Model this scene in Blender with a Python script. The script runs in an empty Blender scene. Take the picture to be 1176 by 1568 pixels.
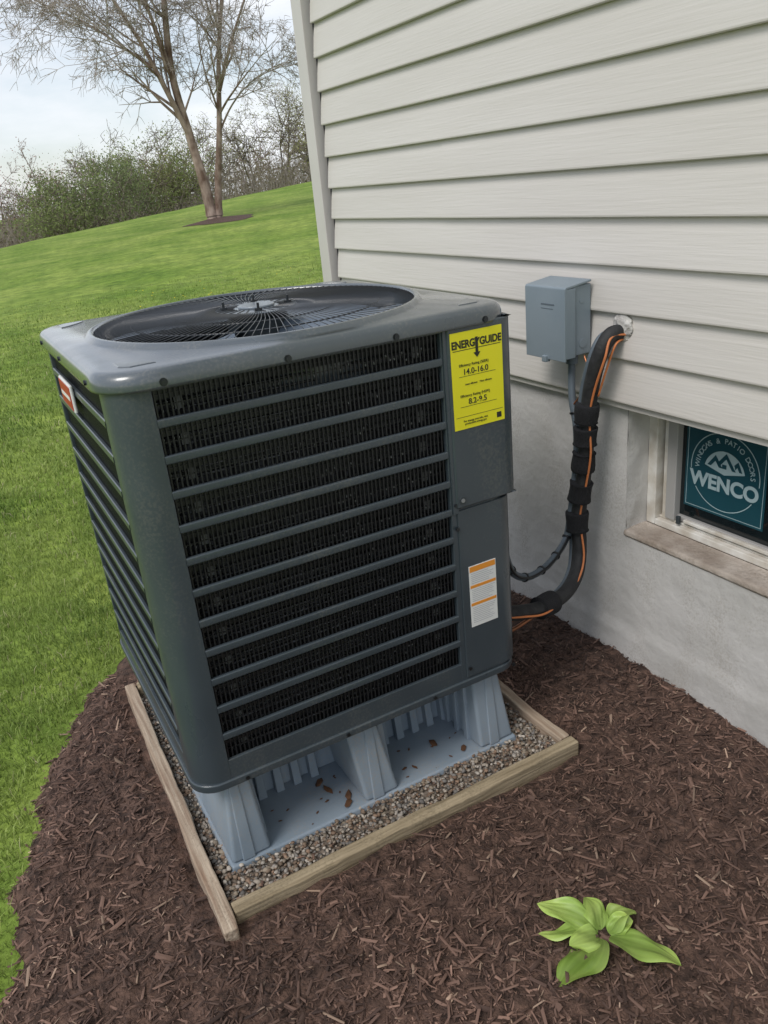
import bpy, bmesh, math, random
import numpy as np
from mathutils import Vector, Matrix, noise
random.seed(7); RNG=np.random.default_rng(11)
scene=bpy.context.scene
COL=scene.collection

# ------------------------------------------------------------ materials
def mat(name, col=(.5,.5,.5), rough=.6, metal=0, col2=None, nscale=8, ndetail=5, stretch=(1,1,1), bump=0, bscale=None,
        bstretch=None, attr=None, spec=.5, lo=.35, hi=.65, coat=0, trans=0, bdist=.01, crough=.10, dust=None):
    m=bpy.data.materials.new(name); m.use_nodes=True
    nt=m.node_tree; b=nt.nodes['Principled BSDF']
    b.inputs['Roughness'].default_value=rough; b.inputs['Metallic'].default_value=metal
    b.inputs['Specular IOR Level'].default_value=spec
    b.inputs['Coat Weight'].default_value=coat; b.inputs['Coat Roughness'].default_value=crough
    b.inputs['Base Color'].default_value=(*col,1)
    tc=nt.nodes.new('ShaderNodeTexCoord')
    def nz(scale,st,det=ndetail):
        mp=nt.nodes.new('ShaderNodeMapping'); mp.inputs['Scale'].default_value=st
        nt.links.new(tc.outputs['Object'],mp.inputs['Vector'])
        n=nt.nodes.new('ShaderNodeTexNoise'); n.inputs['Scale'].default_value=scale; n.inputs['Detail'].default_value=det
        nt.links.new(mp.outputs[0],n.inputs['Vector']); return n
    src=None
    if col2 is not None:
        n=nz(nscale,stretch); r=nt.nodes.new('ShaderNodeValToRGB')
        r.color_ramp.elements[0].position=lo; r.color_ramp.elements[1].position=hi
        r.color_ramp.elements[0].color=(*col,1); r.color_ramp.elements[1].color=(*col2,1)
        nt.links.new(n.outputs['Fac'],r.inputs[0]); src=r.outputs[0]
    if dust is not None:
        # fine dirt: speckle + broad smudges, also roughening the surface
        n1=nz(9,(1,1,.45),7); n2=nz(160,(1,1,1),3)
        mu=nt.nodes.new('ShaderNodeMath'); mu.operation='MULTIPLY'; nt.links.new(n1.outputs['Fac'],mu.inputs[0]); nt.links.new(n2.outputs['Fac'],mu.inputs[1])
        r=nt.nodes.new('ShaderNodeValToRGB'); r.color_ramp.elements[0].position=.27; r.color_ramp.elements[1].position=.44
        r.color_ramp.elements[1].color=(.55,.55,.55,1); nt.links.new(mu.outputs[0],r.inputs[0])
        mx=nt.nodes.new('ShaderNodeMix'); mx.data_type='RGBA'; nt.links.new(r.outputs[0],mx.inputs[0])
        nt.links.new(src,mx.inputs[6]); mx.inputs[7].default_value=(*dust,1); src=mx.outputs[2]
        mr=nt.nodes.new('ShaderNodeMapRange'); mr.inputs[1].default_value=.3; mr.inputs[2].default_value=.7; mr.inputs[3].default_value=rough-.06; mr.inputs[4].default_value=rough+.16
        nt.links.new(n1.outputs['Fac'],mr.inputs[0]); nt.links.new(mr.outputs[0],b.inputs['Roughness'])
    if attr:
        a=nt.nodes.new('ShaderNodeAttribute'); a.attribute_name=attr
        if src is None: src=a.outputs['Color']
        else:
            mx=nt.nodes.new('ShaderNodeMix'); mx.data_type='RGBA'; mx.blend_type='MULTIPLY'; mx.inputs[0].default_value=1
            nt.links.new(src,mx.inputs[6]); nt.links.new(a.outputs['Color'],mx.inputs[7]); src=mx.outputs[2]
    if src is not None: nt.links.new(src,b.inputs['Base Color'])
    if bump:
        n=nz(bscale or nscale*3, bstretch or stretch); bp=nt.nodes.new('ShaderNodeBump')
        bp.inputs['Strength'].default_value=bump; bp.inputs['Distance'].default_value=bdist
        nt.links.new(n.outputs['Fac'],bp.inputs['Height']); nt.links.new(bp.outputs[0],b.inputs['Normal'])
    if trans:
        out=nt.nodes['Material Output']; t=nt.nodes.new('ShaderNodeBsdfTranslucent'); mx=nt.nodes.new('ShaderNodeMixShader')
        mx.inputs[0].default_value=trans
        if src is not None: nt.links.new(src,t.inputs['Color'])
        else: t.inputs['Color'].default_value=(*col,1)
        nt.links.new(b.outputs[0],mx.inputs[1]); nt.links.new(t.outputs[0],mx.inputs[2]); nt.links.new(mx.outputs[0],out.inputs['Surface'])
    return m

M={}
M['paint']=mat('ac_paint',(.040,.053,.064),.32,col2=(.049,.064,.076),nscale=5,coat=.35,spec=.5,bump=.04,bscale=400,bdist=.001,dust=(.10,.105,.10))
M['cap']=mat('ac_cap_paint_sky_sheen',(.055,.070,.084),.28,col2=(.064,.081,.096),nscale=4,coat=1.0,crough=.14,spec=.7,dust=(.14,.145,.14))  # cabinet paint with the base lifted to carry the sky's reflection on top
M['paintdk']=mat('ac_paint_dark',(.03,.04,.047),.4,col2=(.045,.055,.06),nscale=20)
M['black']=mat('black_wire',(.012,.013,.015),.4)
M['guard']=mat('fan_guard_wire',(.03,.034,.04),.3,coat=.3)
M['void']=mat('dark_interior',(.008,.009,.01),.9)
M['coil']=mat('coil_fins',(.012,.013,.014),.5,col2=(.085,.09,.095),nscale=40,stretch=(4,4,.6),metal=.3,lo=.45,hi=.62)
M['alu']=mat('aluminium',(.30,.31,.32),.4,metal=.5)
M['bracket']=mat('coil_bracket',(.13,.135,.14),.5,metal=.4)
M['screw']=mat('screw_metal',(.05,.055,.06),.35,metal=.8)
M['yellow']=mat('label_yellow',(.80,.74,.015),.45,col2=(.78,.71,.015),nscale=4)
M['ink']=mat('label_ink',(.02,.02,.015),.6)
M['white']=mat('label_white',(.75,.75,.73),.45,col2=(.7,.7,.69),nscale=10)
M['orange']=mat('label_orange',(.75,.28,.03),.45)
M['red']=mat('badge_red',(.42,.015,.02),.35)
M['pad']=mat('pad_plastic',(.20,.25,.30),.45,col2=(.26,.31,.36),nscale=5,bump=.05,bscale=200,bdist=.002,dust=(.30,.28,.25))
M['woodx']=mat('timber_x',(.19,.145,.085),.85,col2=(.44,.355,.235),nscale=9,stretch=(.4,9,9),bump=.7,bscale=16,lo=.3,hi=.72,bdist=.005,dust=(.16,.13,.08))
M['woody']=mat('timber_y',(.23,.15,.10),.85,col2=(.50,.41,.31),nscale=9,stretch=(9,.4,9),bump=.7,bscale=16,lo=.3,hi=.72,bdist=.005,dust=(.18,.13,.09))
M['siding']=mat('vinyl_siding',(.575,.54,.50),.42,col2=(.62,.585,.548),nscale=2.5,stretch=(1,.4,3),bump=.5,bscale=14,bstretch=(1,.45,10),bdist=.0018)
M['trim']=mat('vinyl_trim',(.54,.51,.48),.4,col2=(.59,.56,.53),nscale=3)
M['found']=mat('painted_foundation',(.44,.425,.40),.8,col2=(.60,.58,.56),nscale=2.6,bump=.7,bscale=30,bdist=.005,ndetail=8,dust=(.36,.33,.29))
M['sill']=mat('concrete_sill',(.27,.22,.18),.9,col2=(.55,.49,.43),nscale=7,bump=.9,bscale=60,bdist=.006,dust=(.2,.16,.12))
M['vinyl']=mat('window_vinyl',(.72,.70,.66),.4,col2=(.50,.45,.38),nscale=16)
M['vinyl2']=mat('window_sash',(.36,.35,.34),.45)
M['glass']=mat('window_glass',(.008,.012,.014),.04,spec=.6)
M['teal']=mat('sticker_teal',(.010,.058,.078),.35,col2=(.012,.066,.088),nscale=5)
M['stickerink']=mat('sticker_pale',(.36,.47,.50),.4)
M['boxgrey']=mat('enclosure_grey',(.205,.25,.285),.42,col2=(.235,.28,.315),nscale=8,bump=.05,bscale=300,bdist=.001)
M['rubber']=mat('foam_insulation',(.014,.014,.015),.7,col2=(.026,.026,.027),nscale=40,bump=.5,bscale=90,bdist=.004)
M['strap']=mat('hook_strap',(.013,.013,.015),.95,bump=.5,bscale=400)
M['conduit']=mat('grey_conduit',(.11,.135,.16),.5)
M['wire']=mat('orange_wire',(.55,.18,.06),.5)
M['copper']=mat('copper_tube',(.5,.2,.1),.4,metal=.8,col2=(.3,.14,.08),nscale=30)
M['foam']=mat('sealant_foam',(.62,.60,.57),.9,col2=(.36,.34,.32),nscale=40,bump=.8,bscale=60)
M['mulchbase']=mat('mulch_soil',(.036,.020,.014),.95,col2=(.135,.078,.056),nscale=34,bump=1,bscale=110,bdist=.012)
M['chips']=mat('mulch_chips',rough=.85,attr='Col')
M['gravelbase']=mat('gravel_base',(.10,.078,.058),.95,col2=(.26,.21,.17),nscale=70,bump=1,bscale=110)
M['gravel']=mat('gravel_stones',rough=.8,attr='Col')
M['leafbit']=mat('dry_leaf',(.11,.05,.022),.8)
M['roof']=mat('roof_shingle',(.08,.075,.07),.9,col2=(.12,.11,.1),nscale=20)
M['blade']=mat('fan_blade',(.22,.27,.34),.35,metal=.2)  # base colour raised to paint in the bluish reflection on the blades

def lawn_mat():
    m=bpy.data.materials.new('lawn'); m.use_nodes=True; nt=m.node_tree; b=nt.nodes['Principled BSDF']
    b.inputs['Roughness'].default_value=.9; b.inputs['Specular IOR Level'].default_value=.15
    tc=nt.nodes.new('ShaderNodeTexCoord')
    def nz(s,d=6):
        n=nt.nodes.new('ShaderNodeTexNoise'); n.inputs['Scale'].default_value=s; n.inputs['Detail'].default_value=d
        nt.links.new(tc.outputs['Object'],n.inputs['Vector']); return n
    def ramp(n,a,b_,p0=.35,p1=.65):
        r=nt.nodes.new('ShaderNodeValToRGB'); r.color_ramp.elements[0].color=(*a,1); r.color_ramp.elements[1].color=(*b_,1)
        r.color_ramp.elements[0].position=p0; r.color_ramp.elements[1].position=p1
        nt.links.new(n.outputs['Fac'],r.inputs[0]); return r
    a=ramp(nz(.45,8),(.155,.25,.040),(.275,.355,.085),.36,.66)
    c=ramp(nz(7,8),(.62,.64,.58),(1.22,1.18,1.15),.3,.7)
    d=ramp(nz(1.7,5),(.80,.84,.80),(1.12,1.08,1.05),.38,.62)
    mx=nt.nodes.new('ShaderNodeMix'); mx.data_type='RGBA'; mx.blend_type='MULTIPLY'; mx.inputs[0].default_value=1
    nt.links.new(a.outputs[0],mx.inputs[6]); nt.links.new(c.outputs[0],mx.inputs[7])
    m2=nt.nodes.new('ShaderNodeMix'); m2.data_type='RGBA'; m2.blend_type='MULTIPLY'; m2.inputs[0].default_value=1
    nt.links.new(mx.outputs[2],m2.inputs[6]); nt.links.new(d.outputs[0],m2.inputs[7])
    nt.links.new(m2.outputs[2],b.inputs['Base Color'])
    bp=nt.nodes.new('ShaderNodeBump'); bp.inputs['Strength'].default_value=.8; bp.inputs['Distance'].default_value=.05
    nt.links.new(nz(22,6).outputs['Fac'],bp.inputs['Height']); nt.links.new(bp.outputs[0],b.inputs['Normal'])
    return m
M['lawn']=lawn_mat()
M['grass']=mat('grass_blades',rough=.55,attr='Col',trans=.3,spec=.3)
M['leaves']=mat('leaf_cloud',rough=.8,attr='Col',spec=.15,trans=.35)
M['bark']=mat('bark',(.13,.078,.055),.9,col2=(.38,.29,.24),nscale=4,stretch=(1,1,.5),bump=.6,bscale=12)
M['twig']=mat('twig_bark',(.30,.245,.215),.9,col2=(.42,.36,.32),nscale=2)
M['barkdk']=mat('dark_bark',(.12,.095,.075),.9,col2=(.25,.21,.175),nscale=2)
M['dandelion']=mat('dandelion_yellow',(.75,.6,.03),.7)

# ------------------------------------------------------------ mesh helpers
def empty(name):
    e=bpy.data.objects.new(name,None); COL.objects.link(e); return e
def link(name,me,mats,parent=None,smooth=False):
    o=bpy.data.objects.new(name,me); COL.objects.link(o)
    for m in (mats if isinstance(mats,(list,tuple)) else [mats]): me.materials.append(m)
    if smooth: me.polygons.foreach_set('use_smooth',[True]*len(me.polygons))
    if parent: o.parent=parent
    return o
def pydata(name,v,f,mats,parent=None,smooth=False):
    me=bpy.data.meshes.new(name); me.from_pydata(v,[],f); me.update(); return link(name,me,mats,parent,smooth)
def fixn(o):
    bm=bmesh.new(); bm.from_mesh(o.data); bmesh.ops.recalc_face_normals(bm,faces=bm.faces); bm.to_mesh(o.data); bm.free(); return o
def bevel(o,w,seg=2,angle=35):
    md=o.modifiers.new('bevel','BEVEL'); md.width=w; md.segments=seg; md.limit_method='ANGLE'; md.angle_limit=math.radians(angle)
    o.data.polygons.foreach_set('use_smooth',[True]*len(o.data.polygons))
    w2=o.modifiers.new('wn','WEIGHTED_NORMAL'); w2.keep_sharp=True
    return o
def boxes(name,lst,m,parent=None,bev=0,seg=2):
    v=[];f=[]
    for (x0,y0,z0,x1,y1,z1) in lst:
        if x0>x1:x0,x1=x1,x0
        if y0>y1:y0,y1=y1,y0
        if z0>z1:z0,z1=z1,z0
        n=len(v); v+=[(x0,y0,z0),(x1,y0,z0),(x1,y1,z0),(x0,y1,z0),(x0,y0,z1),(x1,y0,z1),(x1,y1,z1),(x0,y1,z1)]
        f+=[(n,n+3,n+2,n+1),(n+4,n+5,n+6,n+7),(n,n+1,n+5,n+4),(n+1,n+2,n+6,n+5),(n+2,n+3,n+7,n+6),(n+3,n,n+4,n+7)]
    o=pydata(name,v,f,m,parent)
    if bev: bevel(o,bev,seg)
    return o
def extrude(name,prof,fn,s0,s1,m,parent=None,smooth=False):
    n=len(prof); v=[fn(s0,a,b) for a,b in prof]+[fn(s1,a,b) for a,b in prof]
    f=[(i,(i+1)%n,n+(i+1)%n,n+i) for i in range(n)]+[tuple(range(n))[::-1],tuple(range(n,2*n))]
    return fixn(pydata(name,v,f,m,parent,smooth))
def catmull(pts,n=8):
    P=[Vector(p) for p in pts]; P=[P[0]*2-P[1]]+P+[P[-1]*2-P[-2]]; out=[]
    for i in range(1,len(P)-2):
        for k in range(n):
            t=k/n; a,b,c,d=P[i-1],P[i],P[i+1],P[i+2]
            out.append(.5*((2*b)+(-a+c)*t+(2*a-5*b+4*c-d)*t*t+(-a+3*b-3*c+d)*t**3))
    out.append(P[-2]); return out
def tube(name,pts,r,m,parent=None,sides=14,cr=8,rfn=None,merge=None):
    P=catmull(pts,cr) if cr else [Vector(p) for p in pts]
    v=[];f=[]; prev=None
    for i,p in enumerate(P):
        t=(P[min(i+1,len(P)-1)]-P[max(i-1,0)]).normalized()
        a=t.orthogonal().normalized() if prev is None else (prev-t*prev.dot(t)).normalized()
        prev=a; b=t.cross(a); rr=rfn(i/(len(P)-1)) if rfn else r
        for k in range(sides):
            an=2*math.pi*k/sides; v.append(tuple(p+(a*math.cos(an)+b*math.sin(an))*rr))
    for i in range(len(P)-1):
        for k in range(sides):
            k2=(k+1)%sides; f.append((i*sides+k,i*sides+k2,(i+1)*sides+k2,(i+1)*sides+k))
    f.append(tuple(range(sides))[::-1]); f.append(tuple(range(len(v)-sides,len(v))))
    if merge is not None:
        n=len(merge[0]); merge[0].extend(v); merge[1].extend([tuple(q+n for q in ff) for ff in f]); return None
    return pydata(name,v,f,m,parent,True)
def cyl(name,c,axis,r,h,m,parent=None,sides=24,bev=0,merge=None):
    c=Vector(c); ax=Vector(axis).normalized()
    a=ax.orthogonal().normalized(); b=ax.cross(a); v=[];f=[]
    for j in (0,1):
        for k in range(sides):
            an=2*math.pi*k/sides; v.append(tuple(c+ax*h*j+(a*math.cos(an)+b*math.sin(an))*r))
    f=[(k,(k+1)%sides,sides+(k+1)%sides,sides+k) for k in range(sides)]+[tuple(range(sides))[::-1],tuple(range(sides,2*sides))]
    if merge is not None:
        n=len(merge[0]); merge[0].extend(v); merge[1].extend([tuple(q+n for q in ff) for ff in f]); return None
    o=pydata(name,v,f,m,parent)
    if bev: bevel(o,bev)
    return o
def np_mesh(name,V,F,m,parent=None,cols=None,smooth=False):
    me=bpy.data.meshes.new(name); nv=len(V); me.vertices.add(nv); me.vertices.foreach_set('co',V.astype(np.float32).ravel())
    loops=np.concatenate([f.ravel() for f in F]).astype(np.int32); counts=np.concatenate([np.full(len(f),f.shape[1]) for f in F]).astype(np.int32)
    starts=np.concatenate([[0],np.cumsum(counts)[:-1]]).astype(np.int32)
    me.loops.add(len(loops)); me.loops.foreach_set('vertex_index',loops)
    me.polygons.add(len(counts)); me.polygons.foreach_set('loop_start',starts); me.polygons.foreach_set('loop_total',counts)
    if smooth: me.polygons.foreach_set('use_smooth',np.ones(len(counts),bool))
    if cols is not None:
        ca=me.attributes.new('Col','FLOAT_COLOR','POINT'); c4=np.ones((nv,4),np.float32); c4[:,:3]=cols; ca.data.foreach_set('color',c4.ravel())
    me.update(calc_edges=True); me.validate()
    o=bpy.data.objects.new(name,me); COL.objects.link(o); me.materials.append(m)
    if parent: o.parent=parent
    return o
def text(name,s,loc,size,m,parent,rot='front',align='CENTER',bold=0,extr=.0004,sx=1,rz=0):
    c=bpy.data.curves.new(name,'FONT'); c.body=s; c.size=size; c.align_x=align; c.align_y='CENTER'; c.extrude=extr; c.offset=bold
    o=bpy.data.objects.new(name,c); COL.objects.link(o); c.materials.append(m)
    if rot=='front': R=Matrix(((1,0,0),(0,0,-1),(0,1,0)))
    else: R=Matrix(((0,0,-1),(-1,0,0),(0,1,0)))
    R=R.to_4x4()@Matrix.Rotation(rz,4,'Z')@Matrix.Diagonal((sx,1,1,1))
    o.parent=parent; o.matrix_world=Matrix.Translation(loc)@R
    return o

# ------------------------------------------------------------ terrain
def sst(t): t=np.clip(t,0,1); return t*t*(3-2*t)
def terr(X,Y):
    X=np.asarray(X,float); Y=np.asarray(Y,float)
    z=.056*np.clip(X,-8,60)*sst((Y-4)/22)
    cr=36+.9*np.clip(X,-10,60)
    d=np.clip(Y-cr,0,60)
    z=z-.11*(np.sqrt(d*d+9)-3)
    return z-.03+.02*np.sin(X*.9+Y*.5)*sst((Y-3)/6)
def axis(a,b,fine0,fine1,step,g=1.13):
    v=list(np.arange(fine0,fine1,step)); s=step; x=v[-1]
    while x<b: s*=g; x+=s; v.append(x)
    s=step; x=v[0]; pre=[]
    while x>a: s*=g; x-=s; pre.append(x)
    return np.array(pre[::-1]+v)
gx=axis(-300,400,-3,3,.25); gy=axis(-60,600,-1,8,.3,1.09)
XX,YY=np.meshgrid(gx,gy); ZZ=terr(XX,YY)
nx=len(gx); ny=len(gy)
V=np.stack([XX,YY,ZZ],-1).reshape(-1,3)
idx=np.arange(nx*ny).reshape(ny,nx)
Fq=np.stack([idx[:-1,:-1],idx[:-1,1:],idx[1:,1:],idx[1:,:-1]],-1).reshape(-1,4)
lawn=np_mesh('lawn',V,[Fq],M['lawn'],smooth=True)

# mulch bed
EY=[-2,1.2,1.6,1.85,2.29,2.6,2.78,2.95,3.1,3.3,3.6]; EX=[-.9,-.34,-.27,-.22,-.08,.12,.27,.6,1.0,1.5,1.75]
def edge(y): return np.interp(y,EY,EX)+.018*np.sin(np.asarray(y)*17)+.012*np.sin(np.asarray(y)*41+1)
def mh(x,y):
    d=x-float(edge(y)); k=max(0,min(1,(d+.02)/.14)); k=k*k*(3-2*k)
    z=-.055+.06*k
    z+=k*(.020*noise.noise((x*4.2,y*4.2,0))+.013*noise.noise((x*15,y*15,3))+.007*noise.noise((x*50,y*50,5)))
    z+=.03*max(0,min(1,(x-1.2)/.4))*k
    if .215<x<1.19 and 1.37<y<2.38: z=-.018
    elif .17<x<1.23 and 1.33<y<2.43: z=max(-.02,z-.008)
    return z
gxs=np.arange(-1.1,1.64,.018); gys=np.arange(-.6,3.5,.018)
V=[(x,y,mh(x,y)) for y in gys for x in gxs]; nx=len(gxs); ny=len(gys)
idx=np.arange(nx*ny).reshape(ny,nx); Fq=np.stack([idx[:-1,:-1],idx[:-1,1:],idx[1:,1:],idx[1:,:-1]],-1).reshape(-1,4)
bed=np_mesh('mulch_bed',np.array(V),[Fq],M['mulchbase'],smooth=True)
N=98000
px=RNG.uniform(-.6,1.6,N); py=.40+2.6*RNG.random(N)**1.25
xl_=.158+.032*(py-1.325)/1.1
keep=(px>edge(py)-.02)&~((px>xl_)&(px<1.222)&(py>1.345)&(py<2.43))&~((px>.2)&(py>2.5)&(px<1.0))
keep&=~((px>.165)&(px<.24)&(py>1.315)&(py<1.4))
px=px[keep];py=py[keep]
# a few strays on the gravel
sx1=RNG.uniform(.25,1.17,70); sy1=RNG.uniform(1.405,1.49,70)
ns=len(sx1); px=np.concatenate([px,sx1]); py=np.concatenate([py,sy1]); N=len(px)
pz=np.array([mh(a,b) for a,b in zip(px,py)])+RNG.uniform(-.002,.007,N); pz[-ns:]=.017
L=np.exp(RNG.normal(math.log(.0066),.62,N)).clip(.002,.036); Wd=L*RNG.uniform(.10,.40,N); Wd=Wd.clip(.0007,.0045); T=Wd*RNG.uniform(.2,.5,N)
big=RNG.random(N)<.006; L[big]=RNG.uniform(.012,.028,big.sum()); Wd[big]=RNG.uniform(.004,.009,big.sum()); T[big]=.003
L[-ns:]=RNG.uniform(.003,.010,ns)
yaw=RNG.uniform(0,2*np.pi,N); pit=RNG.normal(0,.28,N); rol=RNG.normal(0,.5,N)
u=np.stack([np.cos(yaw)*np.cos(pit),np.sin(yaw)*np.cos(pit),np.sin(pit)],-1)
w=np.stack([-np.sin(yaw)*np.cos(rol),np.cos(yaw)*np.cos(rol),np.sin(rol)],-1); n_=np.cross(u,w)
C0=np.stack([px,py,pz],-1)
vv=[]
for (a,b,c) in [(-1,-.5,0),(-.9,.7,0),(.9,.8,0),(1,-.6,0),(-.8,-.2,1),(-.7,.4,1),(.8,.3,1),(.7,-.3,1)]:
    j=RNG.uniform(.75,1.2,N)
    vv.append(C0+u*(a*L*j)[:,None]+w*(b*Wd*j)[:,None]+n_*(c*T)[:,None])
V=np.stack(vv,1).reshape(-1,3)
base=(np.arange(N)*8)[:,None]
fc=[(4,5,6,7),(0,1,5,4),(1,2,6,5),(2,3,7,6),(3,0,4,7)]
Fq=np.concatenate([base+np.array(q)[None] for q in fc])
t=RNG.random(N)**1.4
c=np.array([.046,.025,.018])[None]*(1-t)[:,None]+np.array([.205,.122,.090])[None]*t[:,None]
hl=RNG.random(N)<.035; c[hl]=np.array([.34,.235,.17])*RNG.uniform(.6,1.1,hl.sum())[:,None]
pt=np.array([noise.noise((a*3,b*3,11)) for a,b in zip(px,py)]); c*=(RNG.uniform(.8,1.2,N)*(1+.5*pt))[:,None]
np_mesh('mulch_chips',V,[Fq],M['chips'],parent=bed,cols=np.repeat(c,8,0))

# gravel
gb=boxes('gravel',[(.232,1.39,-.06,1.185,2.38,.003)],M['gravelbase'])
bm=bmesh.new(); bmesh.ops.create_icosphere(bm,subdivisions=1,radius=1); ico=np.array([v.co[:] for v in bm.verts]); icf=np.array([[v.index for v in f.verts] for f in bm.faces]); bm.free()
N=5400
px=[];py=[]
while len(px)<N:
    x=random.uniform(.215,1.178); y=random.uniform(1.395,2.36)
    if .30<x<1.09 and 1.53<y<2.33: continue
    if x<.222+.022*(y-1.325)/1.1+.004: continue
    px.append(x);py.append(y)
px=np.array(px);py=np.array(py)
s=RNG.uniform(.0028,.0068,N); sc=np.stack([s*RNG.uniform(.8,1.5,N),s*RNG.uniform(.7,1.2,N),s*RNG.uniform(.5,.9,N)],-1)
yaw=RNG.uniform(0,6.28,N)
V=ico[None]*sc[:,None,:]*(1+.25*RNG.standard_normal((N,len(ico),1))).clip(.6,1.4)
cx,sx_=np.cos(yaw)[:,None],np.sin(yaw)[:,None]
V=np.stack([V[...,0]*cx-V[...,1]*sx_,V[...,0]*sx_+V[...,1]*cx,V[...,2]],-1)+np.stack([px,py,RNG.uniform(.002,.014,N)],-1)[:,None]
F=(np.arange(N)*len(ico))[:,None,None]+icf[None]
pal=np.array([[.27,.22,.165],[.38,.325,.265],[.21,.15,.105],[.18,.165,.15],[.46,.41,.35],[.26,.17,.115],[.32,.285,.25]])
c=pal[RNG.integers(0,len(pal),N)]*RNG.uniform(.65,1.1,N)[:,None]
np_mesh('pebbles',V.reshape(-1,3),[F.reshape(-1,3)],M['gravel'],parent=gb,cols=np.repeat(c,len(ico),0))

# timber frame
tf=empty('timber_edging')
def timber(name,x0,y0,x1,y1,z0,z1,m,seed=0,shear=0):
    bm=bmesh.new(); bmesh.ops.create_cube(bm,size=1)
    ln_x=(x1-x0)>(y1-y0)
    es=[e for e in bm.edges if abs((e.verts[0].co-e.verts[1].co)[0 if ln_x else 1])>.5]
    bmesh.ops.subdivide_edges(bm,edges=es,cuts=50)
    for v in bm.verts:
        v.co=Vector(((x0+x1)/2+v.co.x*(x1-x0),(y0+y1)/2+v.co.y*(y1-y0),(z0+z1)/2+v.co.z*(z1-z0)))
        if shear: v.co.x+=shear*(1-(v.co.y-y0)/(y1-y0))
        q=v.co*7+Vector((seed,0,0)); v.co+=Vector((noise.noise(q),noise.noise(q+Vector((9,0,0))),noise.noise(q+Vector((0,9,0)))))*.005
        q=v.co*40; v.co+=Vector((noise.noise(q),noise.noise(q+Vector((9,0,0))),noise.noise(q+Vector((0,9,0)))))*.002
    me=bpy.data.meshes.new(name); bm.to_mesh(me); bm.free(); o=link(name,me,m,tf); bevel(o,.004,2,50); return o
timber('front_timber',.2225,1.362,1.213,1.396,-.04,.034,M['woodx'],seed=1)
timber('left_timber',.211,1.322,.2445,2.42,-.04,.038,M['woody'],seed=5,shear=-.0265)
timber('right_timber',1.178,1.400,1.211,2.40,-.04,.033,M['woody'],seed=9)
timber('back_timber',.2495,2.385,1.174,2.42,-.04,.036,M['woodx'],seed=13)

# ------------------------------------------------------------ equipment pad
pad=empty('equipment_pad')
PT=.246
def frustum(b,t,z0,z1):
    (ax,ay,bx,by),(cx,cy,dx,dy)=b,t
    return [(ax,ay,z0),(bx,ay,z0),(bx,by,z0),(ax,by,z0),(cx,cy,z1),(dx,cy,z1),(dx,dy,z1),(cx,dy,z1)]
def frs(name,lst,m,parent,bev):
    v=[];f=[]
    for pts in lst:
        n=len(v); v+=pts; f+=[(n,n+3,n+2,n+1),(n+4,n+5,n+6,n+7),(n,n+1,n+5,n+4),(n+1,n+2,n+6,n+5),(n+2,n+3,n+7,n+6),(n+3,n,n+4,n+7)]
    o=pydata(name,v,f,m,parent); return bevel(o,bev,3,25)
frs('base_slab',[frustum((.256,1.493,1.112,2.36),(.264,1.503,1.104,2.35),-.02,.018)],M['pad'],pad,.006)
legs=[]
for (a,b,c,d) in [(.268,.368,.290,.350),(.632,.728,.605,.69),(.99,1.10,.985,1.068)]:
    legs.append(frustum((a,1.508,b,1.76),(c,1.530,d,1.74),.0165,PT))
    legs.append(frustum((a,2.10,b,2.348),(c,2.12,d,2.33),.0165,PT))
frs('legs',legs,M['pad'],pad,.010)
frs('core',[frustum((.33,1.70,1.06,2.16),(.35,1.73,1.04,2.13),.0165,PT-.002),frustum((.285,1.72,.34,2.14),(.30,1.74,.36,2.12),.0165,PT-.002),frustum((1.05,1.72,1.09,2.14),(1.03,1.74,1.07,2.12),.0165,PT-.002)],M['pad'],pad,.006)
ribs=[]
for a in list(np.arange(.40,.60,.05))+list(np.arange(.77,.98,.05)):
    ribs.append(frustum((a,1.676,a+.024,1.72),(a+.004,1.712,a+.020,1.74),.017,PT-.004))
for a in (1.56,1.61,1.66):
    for xx in (.370,.731):
        ribs.append(frustum((xx-.012,a,xx+.008,a+.02),(xx-.026,a+.003,xx-.010,a+.017),.017,PT-.004))
    ribs.append(frustum((.980,a,.996,a+.02),(.976,a+.003,.99,a+.017),.017,PT-.004))
for xx in (.31,.667,1.035):
    ribs.append(frustum((xx-.016,1.504,xx+.016,1.53),(xx-.012,1.5255,xx+.012,1.55),.018,PT-.006))
frs('ribs',ribs,M['pad'],pad,.003)
v=[];f=[]
for i in range(34):
    x=random.uniform(.39,.97); y=random.uniform(1.515,1.67); s=random.choice([.004,.006,.009,.018])*random.uniform(.7,1.2); a=random.uniform(0,6.28)
    if .61<x<.75: continue
    n=len(v); q=[(-1,0,.0),(-.3,.45,.3),(.5,.35,.1),(1,0,.35),(.4,-.4,.0),(-.4,-.35,.25)]
    for (p,r,h) in q: v.append((x+s*(p*math.cos(a)-r*math.sin(a)),y+s*(p*math.sin(a)+r*math.cos(a)),.0195+h*s*.8))
    f.append(tuple(range(n,n+6)))
pydata('leaf_litter',v,f,M['leafbit'],pad)

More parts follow.
